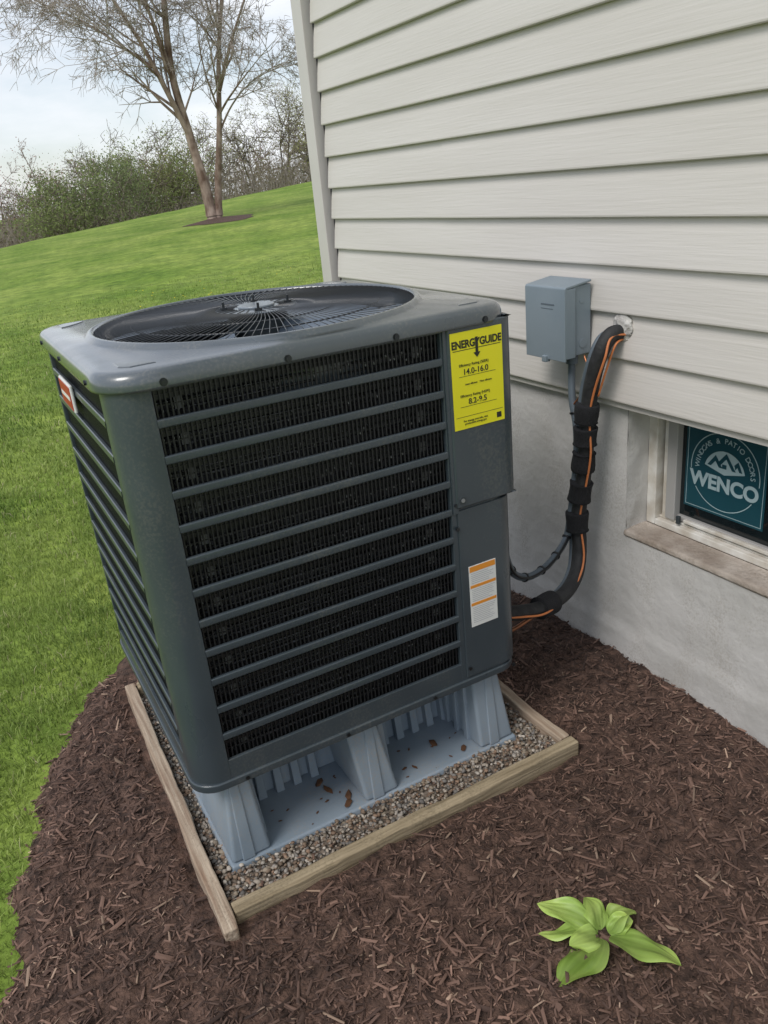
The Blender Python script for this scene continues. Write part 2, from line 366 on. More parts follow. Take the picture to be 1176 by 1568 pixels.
# ------------------------------------------------------------ air conditioner
ac=empty('air_conditioner_unit')
BX0,BX1,BY0,BY1=.225,1.122,1.5,2.345
ZB,ZT=.262,1.186
RC=.062
gz0=.318; NR=12; op=.0545; pitch=.0725
def corner(cx,cy,sx,sy,ex,ey):
    pts=[(cx+sx*ex,cy+sy*.016),(cx+sx*ex,cy)]
    pts+= [(cx+sx*(RC-RC*math.sin(t)),cy+sy*(RC-RC*math.cos(t))) for t in np.linspace(0,math.pi/2,9)]
    pts+= [(cx,cy+sy*ey),(cx+sx*.016,cy+sy*ey),(cx+sx*.016,cy+sy*.035),(cx+sx*.035,cy+sy*.016)]
    return pts
for nm,cx,cy,sx,sy,ex,ey in [('front_left_post',BX0,BY0,1,1,.081,.085),('front_right_post',BX1,BY0,-1,1,.184,.19),('back_left_post',BX0,BY1,1,-1,.08,.08),('back_right_post',BX1,BY1,-1,-1,.08,.08)]:
    p=corner(cx,cy,sx,sy,ex,ey)
    o=extrude(nm,p,lambda s,a,b:(a,b,s),ZB,ZT,M['paint'],ac); bevel(o,.002,2,50)
def faceF(s,d,z,k):
    return {'f':(s,BY0+d,z),'b':(s,BY1-d,z),'l':(BX0+d,s,z),'r':(BX1-d,s,z)}[k]
prof=[(.0075,.0002),(.0012,.0),(-.0008,.0022),(-.0012,.009),(-.0008,.0158),(.0012,.0178),(.0075,.0176)]
for k,s0,s1,nm in [('f',.305,.940,'front'),('l',1.583,2.267,'left'),('b',.303,1.044,'back'),('r',1.688,2.267,'right')]:
    fn=lambda s,a,b,k=k: faceF(s,a,b,k)
    v=[];f=[]
    for i in range(1,NR):
        z=gz0+i*pitch-(pitch-op)
        n=len(v); m_=len(prof)
        v+=[fn(s0,a,z+b) for a,b in prof]+[fn(s1,a,z+b) for a,b in prof]
        f+=[(n+q,n+(q+1)%m_,n+m_+(q+1)%m_,n+m_+q) for q in range(m_)]
    o=fixn(pydata(nm+'_louvers',v,f,M['paint'],ac,False)); bevel(o,.0008,2,20)
    lst=[]
    for (za,zb) in [(ZB,gz0),(gz0+NR*pitch-(pitch-op),ZT)]:
        a=fn(s0,.0005,za); b=fn(s1,.010,zb); lst.append((*a,*b))
    boxes(nm+'_bands',lst,M['paint'],ac,.0015)
    lst=[]
    s=s0+.004
    while s<s1:
        a=fn(s,.0082,gz0-.01); b=fn(s+.0030,.0112,gz0+NR*pitch); lst.append((*a,*b)); s+=.0100
    for i in range(NR):
        for q in (.40,.78):
            z=gz0+i*pitch+op*q
            a=fn(s0,.0115,z); b=fn(s1,.0135,z+.002); lst.append((*a,*b))
    boxes(nm+'_guard',lst,M['black'],ac)
    lst=[]
    for i in range(NR):
        z=gz0+i*pitch+op
        a=fn(s0,.0140,z-.020); b=fn(s1,.0150,z+.002); lst.append((*a,*b))
    boxes(nm+'_hood_lips',lst,M['black'],ac)
    a=fn(s0-.03,.05,ZB+.01); b=fn(s1+.03,.085,ZT-.01)
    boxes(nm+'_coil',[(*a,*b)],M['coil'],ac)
    mg=([],[])
    for i in range(48):
        z=gz0+i*.0178
        ax=(1,0,0) if k in 'fb' else (0,1,0)
        cyl('t',fn(s0,.040,z),ax,.0032,s1-s0,None,merge=mg,sides=6)
    pydata(nm+'_coil_tubes',mg[0],mg[1],M['coil'],ac,True)
    lst=[]
    for s in (s0+.045,s1-.055):
        for i in range(NR):
            z=gz0+i*pitch+.006
            a=fn(s,.030,z); b=fn(s+.014,.032,z+.030); lst.append((*a,*b))
    boxes(nm+'_coil_brackets',lst,M['bracket'],ac)
    lst=[]
    for i in range(NR):
        for j in range(60):
            pr=.8 if j<12 else .30
            if random.random()<pr:
                s=s0+.0085+j*.0100
                if s>s1-.01: continue
                z=gz0+i*pitch+random.choice([.005,.012,.012,.022])
                a=fn(s,.026,z); b=fn(s+.0032,.028,z+.0042); lst.append((*a,*b))
    boxes(nm+'_fin_ends',lst,M['alu'],ac)
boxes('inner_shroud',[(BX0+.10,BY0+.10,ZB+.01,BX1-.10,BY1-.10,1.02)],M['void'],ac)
cp=[(.9505,1.5),(.9505,1.491)]+[(1.142-.05+.05*math.sin(t),1.491+.05-.05*math.cos(t)) for t in np.linspace(0,math.pi/2,9)]+[(1.142,1.68),(1.125,1.68),(1.125,1.5)]
o=extrude('electrical_cover',cp,lambda s,a,b:(a,b,s),.752,1.181,M['paint'],ac); bevel(o,.005,3,50)
boxes('cover_flange',[(.942,1.4955,.739,.958,1.4995,1.175)],M['paint'],ac,.001)
cp=[(.953,1.5),(.953,1.4965)]+[(1.1255-.05+.05*math.sin(t),1.4965+.05-.05*math.cos(t)) for t in np.linspace(0,math.pi/2,9)]+[(1.1255,1.68),(1.1225,1.68),(1.1225,1.56),(1.07,1.5)]
o=extrude('service_panel',cp,lambda s,a,b:(a,b,s),.275,.745,M['paint'],ac); bevel(o,.0015,2,50)
def rrect(x0,x1,y0,y1,r,n=8):
    out=[]
    for cx,cy,a0 in [(x1-r,y0+r,-90),(x1-r,y1-r,0),(x0+r,y1-r,90),(x0+r,y0+r,180)]:
        for i in range(n+1):
            a=math.radians(a0+90*i/n); out.append((cx+r*math.cos(a),cy+r*math.sin(a)))
    return out
o=extrude('base_pan',rrect(BX0-.005,BX1+.005,BY0-.005,BY1+.005,.064),lambda s,a,b:(a,b,s),.2465,.2675,M['paint'],ac); bevel(o,.004,3,50)
# top cap
CX,CY,RF=.680,1.917,.384
def rr_ray(ang,x0,x1,y0,y1,r):
    dx,dy=math.cos(ang),math.sin(ang); cx,cy=(x0+x1)/2,(y0+y1)/2; hx,hy=(x1-x0)/2,(y1-y0)/2
    t=min(hx/abs(dx) if abs(dx)>1e-9 else 9,hy/abs(dy) if abs(dy)>1e-9 else 9)
    px,py=abs(dx)*t,abs(dy)*t
    if px>hx-r and py>hy-r:
        ax,ay=hx-r,hy-r; B=-2*(abs(dx)*ax+abs(dy)*ay); Cc=ax*ax+ay*ay-r*r
        t=(-B+math.sqrt(B*B-4*Cc))/2
    return cx+dx*t,cy+dy*t
x0,x1,y0,y1=.211,1.142,1.486,2.362
NA=240; loops=[]
def LR(ins,z,r): loops.append([(*rr_ray(2*math.pi*i/NA,x0+ins,x1-ins,y0+ins,y1-ins,r),z) for i in range(NA)])
def LC(rad,z): loops.append([(CX+rad*math.cos(2*math.pi*i/NA),CY+rad*math.sin(2*math.pi*i/NA),z) for i in range(NA)])
LR(.012,1.176,.08); LR(.0005,1.175,.095); LR(0,1.180,.095); LR(0,1.190,.095); LR(.002,1.200,.095); LR(.007,1.2075,.092); LR(.014,1.2110,.088); LR(.026,1.213,.08)
LC(RF+.026,1.2155); LC(RF+.021,1.2185); LC(RF+.013,1.2265); LC(RF+.006,1.2275); LC(RF,1.223); LC(RF-.002,1.213); LC(RF-.004,1.08)
v=[p for l in loops for p in l]; f=[]
for j in range(len(loops)-1):
    for i in range(NA):
        i2=(i+1)%NA; f.append((j*NA+i,j*NA+i2,(j+1)*NA+i2,(j+1)*NA+i))
cap=fixn(pydata('top_cap',v,f,M['cap'],ac,True))
for sx,sy in [(0,0),(1,0),(0,1),(1,1)]:
    cx=(x0+.085) if sx==0 else (x1-.085); cy=(y0+.085) if sy==0 else (y1-.085)
    o=extrude('cap_emboss',[(cx+q*.030*(1 if sx==0 else -1),cy+w*.030*(1 if sy==0 else -1)) for q,w in [(-1,-.4),(-.4,-1),(1.3,-1),(.9,-.3),(-.3,.9),(-1,1.3)]],lambda s,a,b:(a,b,s),1.211,1.2155,M['cap'],ac); bevel(o,.002,3,40)
# fan guard
mg=([],[])
NW=128
for i in range(NW):
    a0=2*math.pi*i/NW; pts=[]
    for k in range(4):
        t=k/3; r=.10+(RF-.10)*t; a=a0+.16*(1-t)**1.5; z=1.2225+.010*math.sin(math.pi*min(1,(1-t)*.9)*.5)
        pts.append((CX+r*math.cos(a),CY+r*math.sin(a),z))
    tube('w',pts,.0010,None,sides=5,cr=2,merge=mg)
for rad,z in [(.20,1.2255),(.30,1.223),(RF-.003,1.2205)]:
    pts=[(CX+rad*math.cos(a),CY+rad*math.sin(a),z) for a in np.linspace(0,2*math.pi,49)]
    tube('w',pts,.0017,None,sides=6,cr=2,merge=mg)
pydata('fan_guard',mg[0],mg[1],M['guard'],ac,True)
M['hubm']=mat('hub_paint_sky_sheen',(.20,.23,.26),.3,coat=.6)  # pale base colour paints in the bright sky mirrored by the hub
cyl('hub_plate',(CX,CY,1.229),(0,0,1),.112,.003,M['hubm'],ac,sides=64,bev=.001)
cyl('hub_dome',(CX,CY,1.2321),(0,0,1),.045,.006,M['hubm'],ac,sides=32,bev=.002)
lst=([],[])
for i in range(28):
    a=2*math.pi*i/28
    tube('r',[(CX+.055*math.cos(a),CY+.055*math.sin(a),1.2322),(CX+.100*math.cos(a+.08),CY+.100*math.sin(a+.08),1.2322)],.0016,None,sides=5,cr=0,merge=lst)
pydata('hub_slots',lst[0],lst[1],M['black'],ac)
mg=([],[])
for i in range(4):
    a=math.pi/4+i*math.pi/2+.5; c=(CX+.078*math.cos(a),CY+.078*math.sin(a),1.231)
    cyl('b',c,(0,0,1),.0032,.020,None,merge=mg,sides=8); cyl('b',(c[0],c[1],1.232),(0,0,1),.0085,.007,None,merge=mg,sides=6)
pydata('motor_studs',mg[0],mg[1],M['screw'],ac)
cyl('fan_motor',(CX,CY,1.10),(0,0,1),.075,.115,M['paintdk'],ac,sides=32,bev=.01)
v=[];f=[]
for b in range(4):
    a0=b*math.pi/2+.3; n=len(v); R_=9; T_=9
    for i in range(R_):
        r=.06+(RF-.08)*i/(R_-1)
        for j in range(T_):
            w_=(.50+.65*i/(R_-1)); a=a0+w_*(j/(T_-1)-.5)*1.35+.25*(i/(R_-1)); z=1.178+.022*(j/(T_-1)-.5)*2*(1.0-.3*i/(R_-1))
            v.append((CX+r*math.cos(a),CY+r*math.sin(a),z))
    f+=[(n+i*T_+j,n+i*T_+j+1,n+(i+1)*T_+j+1,n+(i+1)*T_+j) for i in range(R_-1) for j in range(T_-1)]
pydata('fan_blades',v,f,M['blade'],ac,True)
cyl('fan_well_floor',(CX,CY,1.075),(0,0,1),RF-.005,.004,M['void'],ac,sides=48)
# screws
mg=([],[])
for (x,z) in [(.328,1.1905),(.576,1.188),(.822,1.188),(1.05,1.188)]:
    cyl('s',(x,1.4865,z-.004),(0,-1,0),.0052,.004,None,merge=mg,sides=8); cyl('s',(x,1.4868,z-.004),(0,-1,0),.008,.0015,None,merge=mg,sides=14)
for (x,y,z) in [(.950,1.4965,.762),(.950,1.4965,.70),(.962,1.4965,.30),(1.10,1.496,.257),(.34,1.496,.257),(.60,1.496,.257),(.85,1.496,.257)]:
    cyl('s',(x,y,z),(0,-1,0),.005,.004,None,merge=mg,sides=8)
for y in (1.62,1.95,2.24):
    cyl('s',(.2115,y,1.186),(-1,0,0),.0052,.004,None,merge=mg,sides=8)
pydata('screws',mg[0],mg[1],M['screw'],ac)
cyl('access_port',(.9665,1.4915,.772),(0,-1,0),.010,.002,M['paintdk'],ac,sides=20,bev=.0005)
cyl('access_port_core',(.9665,1.4895,.772),(0,-1,0),.005,.002,M['alu'],ac,sides=12)
# energy label
yl=1.4895
boxes('energy_label',[(.957,yl,.945,1.096,1.4912,1.166)],M['yellow'],ac,0)
tx=1.0265; ty=yl-.0003
text('label_title','ENERGYGUIDE',(tx,ty,1.138),.0235,M['ink'],ac,bold=.0008,sx=.86)
boxes('label_rules',[(.962,ty,1.125,1.091,ty+.0004,1.1266),(.975,ty,1.066,1.075,ty+.0004,1.067),(.975,ty,.9965,1.075,ty+.0004,.9975),(.962,ty,.9735,1.091,ty+.0004,.9745)],M['ink'],ac)
v=[(tx-.004,ty-.0006,1.150),(tx+.003,ty-.0006,1.150),(tx+.003,ty-.0006,1.116),(tx+.009,ty-.0006,1.116),(tx-.0005,ty-.0006,1.104),(tx-.010,ty-.0006,1.116),(tx-.004,ty-.0006,1.116)]
pydata('label_arrow',v,[tuple(range(7))],M['ink'],ac)
text('label_h1','Efficiency Rating (SEER)',(tx-.01,ty,1.092),.0085,M['ink'],ac)
text('label_v1','14.0-16.0',(tx-.006,ty,1.076),.0185,M['ink'],ac,bold=.0002)
text('label_h2','Efficiency Rating (HSPF)',(tx-.01,ty,1.022),.0085,M['ink'],ac)
text('label_v2','8.2-9.5',(tx-.004,ty,1.007),.0185,M['ink'],ac,bold=.0002)
text('label_h3','Least efficient    Most efficient',(tx,ty,1.048),.006,M['ink'],ac)
text('label_fine','For energy cost info, visit\nproductinfo.energy.gov',(tx-.012,ty,.960),.0065,M['ink'],ac)
boxes('label_code',[(1.074,ty,.953,1.087,ty+.0004,.966)],M['ink'],ac)
wl=1.4955
boxes('warning_label',[(.975,wl,.418,1.056,1.4966,.590)],M['white'],ac)
boxes('warning_label_bands',[(.977,wl-.0004,.573,1.054,wl,.588),(.977,wl-.0004,.528,1.054,wl,.536),(.977,wl-.0004,.478,1.054,wl,.486)],M['orange'],ac)
lst=[]
for z0_,z1_ in [(.54,.57),(.49,.525),(.425,.474)]:
    z=z1_-.003
    while z>z0_: lst.append((.981,wl-.0004,z,.981+random.uniform(.05,.07),wl,z+.0014)); z-=.0052
M['inkg']=mat('label_grey_text',(.42,.42,.44),.6)
boxes('warning_label_text',lst,M['inkg'],ac)
boxes('badge',[(.2145,1.93,1.060,.2225,2.09,1.125)],M['white'],ac,.003)
boxes('badge_inset',[(.2130,1.935,1.065,.2145,2.085,1.120)],M['red'],ac,.0005)
boxes('badge_stripe',[(.2124,1.95,1.086,.2129,2.07,1.096)],M['white'],ac)

# ------------------------------------------------------------ house
house=empty('house')
SX=1.560; H0=.865; CH=.12; YA=-4.0; YE=3.292
def course_strip(v,f,ya,yb,z,off=0.0):
    pr=[(SX+.0225,z+.012),(SX+.022,z-.0005),(SX+.003,z-.001),(SX+.0005,z+.0012),(SX,z+.005),(SX+.0045,z+.04),(SX+.011,z+.085),(SX+.0190,z+CH+.004)]
    n=len(v); ysl=np.linspace(ya,yb,max(2,int((yb-ya)/.12)))
    k=len(pr)
    for y in ysl:
        w_=.0012*noise.noise((y*1.4,z*9,2)); 
        for (x,zz) in pr: v.append((x-off+w_,y,zz+.6*w_))
    for s in range(len(ysl)-1):
        a=n+s*k
        f.extend([(a+i,a+i+1,a+k+i+1,a+k+i) for i in range(k-1)])
    f.append(tuple(n+i for i in range(k))); e=n+(len(ysl)-1)*k; f.append(tuple(e+i for i in range(k))[::-1])
v=[];f=[]
seams={2:.9,3:.9,4:2.425,5:2.425,8:.2,9:.2,12:1.7,13:1.7,16:2.6,17:2.6,0:-.6,1:-.6,6:-1.5,7:-1.5,10:-.9,11:-.9,14:.3,15:.3}
for k in range(36):
    z=H0+k*CH; s=seams.get(k)
    if s is None: course_strip(v,f,YA,YE,z)
    else: course_strip(v,f,YA,s,z,.0016); course_strip(v,f,s-.02,YE,z,0)
sd=fixn(pydata('siding',v,f,M['siding'],house))
zt=H0+36*CH
boxes('wall_core',[(1.5835,YA,.87,9,3.33,zt)],M['trim'],house)
boxes('corner_post',[(1.538,3.315,.835,1.60,3.405,zt),(1.562,3.405,.835,1.70,3.412,zt)],M['trim'],house,.003)
boxes('corner_pocket_shadow',[(1.5795,3.288,.835,1.5825,3.316,zt)],M['black'],house)  # black strip paints the shadow in the gap beside the corner post
boxes('starter_strip',[(1.574,YA,.845,1.5825,3.28,.872)],M['trim'],house)
boxes('roof',[(1.3,YA-.3,zt+.02,9.4,3.7,zt+.16)],M['roof'],house)
boxes('soffit_fascia',[(1.29,YA-.3,zt-.02,1.315,3.7,zt+.19)],M['trim'],house)
FX=1.600; WY0,WY1,WZ=.80,1.60,.468
ys=np.concatenate([np.linspace(-4,-.6,30)[:-1],np.linspace(-.6,.8,71)[:-1],np.linspace(.8,1.6,41)[:-1],np.linspace(1.6,3.3,86)])
zs=np.concatenate([np.linspace(-.3,WZ,39)[:-1],np.linspace(WZ,.9,22)])
def fxd(y,z):
    d=.0035*noise.noise((y*3,z*3,1))+.0018*noise.noise((y*11,z*14,4))
    if z<.155-.02*(y-1): d-=.006
    return FX+d
V=np.array([(fxd(y,z),y,z) for z in zs for y in ys]); nx=len(ys); F=[]
for j in range(len(zs)-1):
    for i in range(nx-1):
        ym=(ys[i]+ys[i+1])/2; zm=(zs[j]+zs[j+1])/2
        if WY0<ym<WY1 and zm>WZ: continue
        F.append((j*nx+i,j*nx+i+1,(j+1)*nx+i+1,(j+1)*nx+i))
np_mesh('foundation',V,[np.array(F)],M['found'],parent=house,smooth=True)
def sheet(name,fn,nu,nv,m):
    v=[fn(i/nu,j/nv) for j in range(nv+1) for i in range(nu+1)]
    f=[(j*(nu+1)+i,j*(nu+1)+i+1,(j+1)*(nu+1)+i+1,(j+1)*(nu+1)+i) for j in range(nv) for i in range(nu)]
    return pydata(name,v,f,m,house,True)
sheet('reveal_left',lambda u,w:(FX-.001+.12*u,WY1+.006*noise.noise((u*3,w*6,2))-.001,WZ-.02+.43*w),8,22,M['found'])
sheet('reveal_right',lambda u,w:(FX-.001+.12*u,WY0+.001,WZ-.02+.43*w),4,4,M['found'])
o=extrude('window_sill',[(FX-.006,WZ-.012),(FX-.004,WZ-.001),(FX+.004,WZ+.004),(1.684,WZ+.006),(1.684,WZ-.03),(FX+.01,WZ-.03)],lambda s,a,b:(a,s,b),WY0+.002,WY1+.004,M['sill'],house); bevel(o,.003)
boxes('foundation_end',[(FX+.004,3.302,-.3,9,3.33,.87)],M['found'],house)
boxes('dark_interior_box',[(1.90,YA,-.3,9,3.30,.86)],M['void'],house)  # near-black box paints the dark of the room behind the window
win=empty('basement_window'); win.parent=house
wx=1.680
boxes('outer_frame',[(wx,1.566,WZ+.007,wx+.07,1.5985,.9),(wx,WY0+.002,WZ+.007,wx+.07,1.5655,WZ+.027),(wx,WY0+.002,WZ+.0275,wx+.07,WY0+.034,.9)],M['vinyl'],win,.003)
boxes('inner_frame',[(wx+.018,1.5395,WZ+.03,wx+.06,1.555,.9),(wx+.018,WY0+.04,WZ+.0275,wx+.06,1.5655,WZ+.034)],M['vinyl'],win,.002)
boxes('sash',[(wx+.012,1.505,WZ+.0345,wx+.05,1.539,.9),(wx+.022,WY0+.04,WZ+.0345,wx+.05,1.5045,WZ+.052)],M['vinyl2'],win,.003)
boxes('sash_rail',[(wx+.010,WY0+.04,WZ+.040,wx+.0215,1.47,WZ+.050)],M['vinyl'],win,.002)
boxes('latch',[(wx+.002,1.478,WZ+.034,wx+.012,1.490,WZ+.058)],M['paintdk'],win,.002)
boxes('glass_pane',[(wx+.034,WY0+.04,WZ+.053,wx+.038,1.5045,.9)],M['glass'],win)
sx=wx+.0325
boxes('window_sticker',[(sx,1.232,.556,sx+.001,1.490,.806)],M['teal'],win)
tI=sx-.0005; yc=1.361
boxes('sticker_border',[(tI,1.238,.562,tI+.0004,1.484,.5635),(tI,1.238,.799,tI+.0004,1.484,.8005),(tI,1.238,.5635,tI+.0004,1.2395,.799),(tI,1.4825,.5635,tI+.0004,1.484,.799)],M['stickerink'],win)
CZ=.683
def arc(name,r0,r1,a0,a1,m,zz=CZ,n=40,dx=0):
    v=[];f=[]
    for i in range(n+1):
        a=math.radians(a0+(a1-a0)*i/n)
        for r in (r0,r1): v.append((tI+dx,yc-r*math.cos(a),zz+r*math.sin(a)))
    f=[(2*i,2*i+1,2*i+3,2*i+2) for i in range(n)]
    return pydata(name,v,f,m,win)
arc('sticker_ring',.108,.1105,0,360,M['stickerink'],n=72)
arc('sticker_halfdisc',.0,.066,14,166,M['stickerink'],zz=CZ-.006)
for pts in ([(.056,.012),(.030,.045),(.006,.012),(.018,.012),(.030,.028),(.044,.012)],[(.020,.028),(-.004,.056),(-.036,.012),(-.024,.012),(-.004,.040),(.013,.020)],[(-.006,.012),(-.006,.024),(.008,.024),(.008,.012)],[(-.030,.030),(-.042,.042),(-.056,.014),(-.046,.014),(-.040,.026),(-.034,.018)]):
    pydata('sticker_roof',[(tI-.0005,yc+a,CZ+b) for a,b in pts],[tuple(range(len(pts)))],M['teal'],win)
boxes('sticker_band',[(tI-.0004,1.2395,.622,tI,1.4825,.672)],M['teal'],win)
text('sticker_name','WENCO',(tI-.0006,yc,.646),.057,M['stickerink'],win,rot='wall',bold=.0022,sx=1.0)
s='WINDOWS & PATIO DOORS'
for i,ch in enumerate(s):
    if ch==' ': continue
    a=math.radians(176-172*i/(len(s)-1)); r=.088
    text('sticker_letter',ch,(tI,yc-r*math.cos(a),CZ+r*math.sin(a)),.0205,M['stickerink'],win,rot='wall',rz=a-math.pi/2)

# ------------------------------------------------------------ disconnect box
db=empty('electrical_disconnect_box')
o=boxes('enclosure',[(1.468,1.708,.987,1.561,1.864,1.178)],M['boxgrey'],db,.005,3)
o=extrude('cover_door',[(1.462,.978),(1.462,1.172),(1.466,1.178),(1.555,1.189),(1.555,1.183),(1.4685,1.1715),(1.4675,.978)],lambda s,a,b:(a,s,b),1.702,1.870,M['boxgrey'],db); bevel(o,.0015,2,40)
boxes('door_side_lip',[(1.4675,1.702,.985,1.50,1.7065,1.172),(1.4675,1.866,.985,1.50,1.870,1.172)],M['boxgrey'],db,.0015)
boxes('hasp',[(1.454,1.775,.970,1.472,1.792,.988)],M['boxgrey'],db,.002)
cyl('knockout',(1.53,1.7075,1.02),(0,-1,0),.013,.0012,M['boxgrey'],db,sides=24,bev=.0004)
cyl('small_knockout',(1.525,1.7075,1.135),(0,-1,0),.006,.0012,M['boxgrey'],db,sides=16)
cyl('conduit_fitting',(1.515,1.735,.962),(0,0,1),.017,.026,M['conduit'],db,sides=20,bev=.002)
boxes('rating_plate',[(1.4612,1.745,1.128,1.4618,1.80,1.132),(1.4612,1.75,1.118,1.4618,1.80,1.1195)],M['conduit'],db)

# ------------------------------------------------------------ line set
ls=empty('refrigerant_line_set')
path=[(1.585,1.60,1.055),(1.53,1.602,1.052),(1.502,1.612,1.0),(1.50,1.640,.91),(1.50,1.652,.83),(1.50,1.66,.725),(1.498,1.67,.623),(1.493,1.682,.52),(1.487,1.672,.41),(1.45,1.645,.352),(1.38,1.617,.322),(1.28,1.595,.322),(1.20,1.585,.34),(1.11,1.578,.37)]
tube('insulated_pipe',path,.0215,M['rubber'],ls,sides=18)
tube('second_pipe',[(p[0]-.004,p[1]+.026,p[2]-.004) for p in path],.010,M['conduit'],ls,sides=10)
off=[(p[0]-.010,p[1]-.024+.008*math.sin(i*2.1),p[2]) for i,p in enumerate(path)]; off[0]=(1.585,1.575,1.05)
tube('control_wire',off,.0032,M['wire'],ls,sides=8)
tube('bare_copper',[(1.115,1.60,.29),(1.18,1.60,.285),(1.26,1.60,.305),(1.30,1.60,.325)],.006,M['copper'],ls,sides=8)
tube('bare_copper_thin',[(1.115,1.625,.30),(1.18,1.62,.30),(1.26,1.61,.31)],.004,M['copper'],ls,sides=8)
fine=catmull(path,12)
def strap(i,w,nm,r=.033):
    c=fine[i]; t=(fine[i+1]-fine[i-1]).normalized(); s=c-t*w/2-Vector((.002,-.004,0))
    tube(nm,[s,s+t*w*.08,s+t*w*.92,s+t*w],r,M['strap'],ls,sides=20,cr=3,rfn=lambda q:r*(.88 if q in(0,1) else 1+.05*math.sin(q*11+i)))
for j,(i,w) in enumerate([(47,.055),(55,.050),(64,.055),(75,.058),(86,.058),(129,.065)]): strap(i,w,f'strap_{j+1}')
bm=bmesh.new(); bmesh.ops.create_icosphere(bm,subdivisions=5,radius=1)
for v_ in bm.verts:
    q=v_.co*2.2; s_=1+.22*noise.noise(q)+.10*noise.noise(q*3)+.05*noise.noise(q*8)
    v_.co=Vector((1.570+v_.co.x*.014*s_,1.597+v_.co.y*.034*s_,1.068+v_.co.z*.036*s_))
me=bpy.data.meshes.new('sealant'); bm.to_mesh(me); bm.free(); link('wall_sealant',me,M['foam'],ls,True)

cd=empty('electrical_conduit')
cpath=[(1.515,1.735,.975),(1.512,1.733,.93),(1.505,1.722,.86),(1.50,1.70,.79),(1.497,1.695,.70),(1.49,1.70,.60),(1.482,1.705,.52),(1.462,1.70,.452),(1.40,1.672,.425),(1.33,1.645,.412),(1.25,1.62,.42),(1.19,1.605,.46),(1.155,1.592,.54),(1.14,1.588,.62),(1.13,1.585,.74)]
tube('conduit',cpath,.0105,M['conduit'],cd,sides=14)
tube('conduit_wire',[(a-.004,b-.013,c+.004) for a,b,c in cpath[7:]],.004,M['black'],cd,sides=8)
cf=catmull(cpath,12)
for i in (30,84,97,110,122,134,146):
    c=cf[i]; t=(cf[i+1]-cf[i-1]).normalized(); tube('cable_tie',[c-t*.003,c,c+t*.003],.0135,M['black'],cd,sides=14,cr=1)
tube('whip_wire',[(1.52,1.69,.99),(1.51,1.665,.95),(1.505,1.69,.88),(1.50,1.715,.84),(1.498,1.69,.80)],.003,M['copper'],cd,sides=6)
tube('thermostat_wire',[(1.57,1.59,1.04),(1.53,1.582,1.03),(1.515,1.60,.96),(1.505,1.618,.89)],.003,M['wire'],cd,sides=6)

# ------------------------------------------------------------ hosta plant
M['hosta']=mat('hosta_leaf',(.25,.42,.07),.42,col2=(.40,.56,.14),nscale=12,attr='Col',trans=.25,spec=.45,bump=.1,bscale=80,bdist=.001)
def leaf(V,F,C,base,az,L,W,el,droop,roll=0,fold=.25,tint=1):
    nu,nv=20,18; n=len(V)
    d=Vector((math.cos(az),math.sin(az),0)); s=Vector((-d.y,d.x,0))
    p=Vector(base); e=el; cent=[]
    for i in range(nu+1):
        cent.append((p.copy(),e))
        p=p+(d*math.cos(e)+Vector((0,0,1))*math.sin(e))*(L/nu)+s*(L*.010*math.sin(i*.3+az*2)); e-=droop/nu
        if p.z<.014: p.z=.014; e=max(e,0)
    for i,(c,e) in enumerate(cent):
        t=i/nu; wv=W*(math.sin(math.pi*min(1,t**.85))**.75+.06*(1-t)) if t<1 else 0
        nrm=Vector((0,0,1))*math.cos(e)-d*math.sin(e)
        sd_=s*math.cos(roll)+nrm*math.sin(roll); nr=nrm*math.cos(roll)-s*math.sin(roll)
        for j in range(nv+1):
            q=(j/nv-.5)*2; ab=abs(q)
            z=fold*wv*ab*(1-.5*ab)+.0009*math.cos(q*math.pi*5)*math.sin(math.pi*t)+.009*math.sin(t*8+q*3+az*3)*ab*math.sin(math.pi*t)
            V.append(tuple(c+sd_*(q*wv)+nr*z)); k=tint*(.91+.09*math.cos(q*math.pi*6))*(.85+.3*ab)*(.8+.3*t); C.append((k*(1+.1*t),k,k))
    for i in range(nu):
        for j in range(nv):
            a=n+i*(nv+1)+j; F.append((a,a+1,a+nv+2,a+nv+1))
V=[];F=[];C=[]
B=(.862,.895,.012)
for az,L,W,el,dr,ro,ti in [(-62,.150,.036,.50,1.0,-.25,1.0),(-165,.150,.042,.38,.8,.30,.80),(150,.125,.024,.35,.5,.3,1.1),(124,.135,.028,.55,.7,-.2,1.15),(0,.080,.034,.75,1.2,-.4,.92),(75,.075,.028,.8,1.1,.3,1.1),(-20,.06,.022,1.0,1.3,.5,1.15),(178,.085,.026,.8,1.0,-.3,1.1)]:
    a=math.radians(az); leaf(V,F,C,(B[0]+.012*math.cos(a),B[1]+.012*math.sin(a),B[2]),a,L,W,el,dr,ro,.26,ti)
np_mesh('hosta_plant',np.array(V),[np.array(F)],M['hosta'],cols=np.array(C),smooth=True)

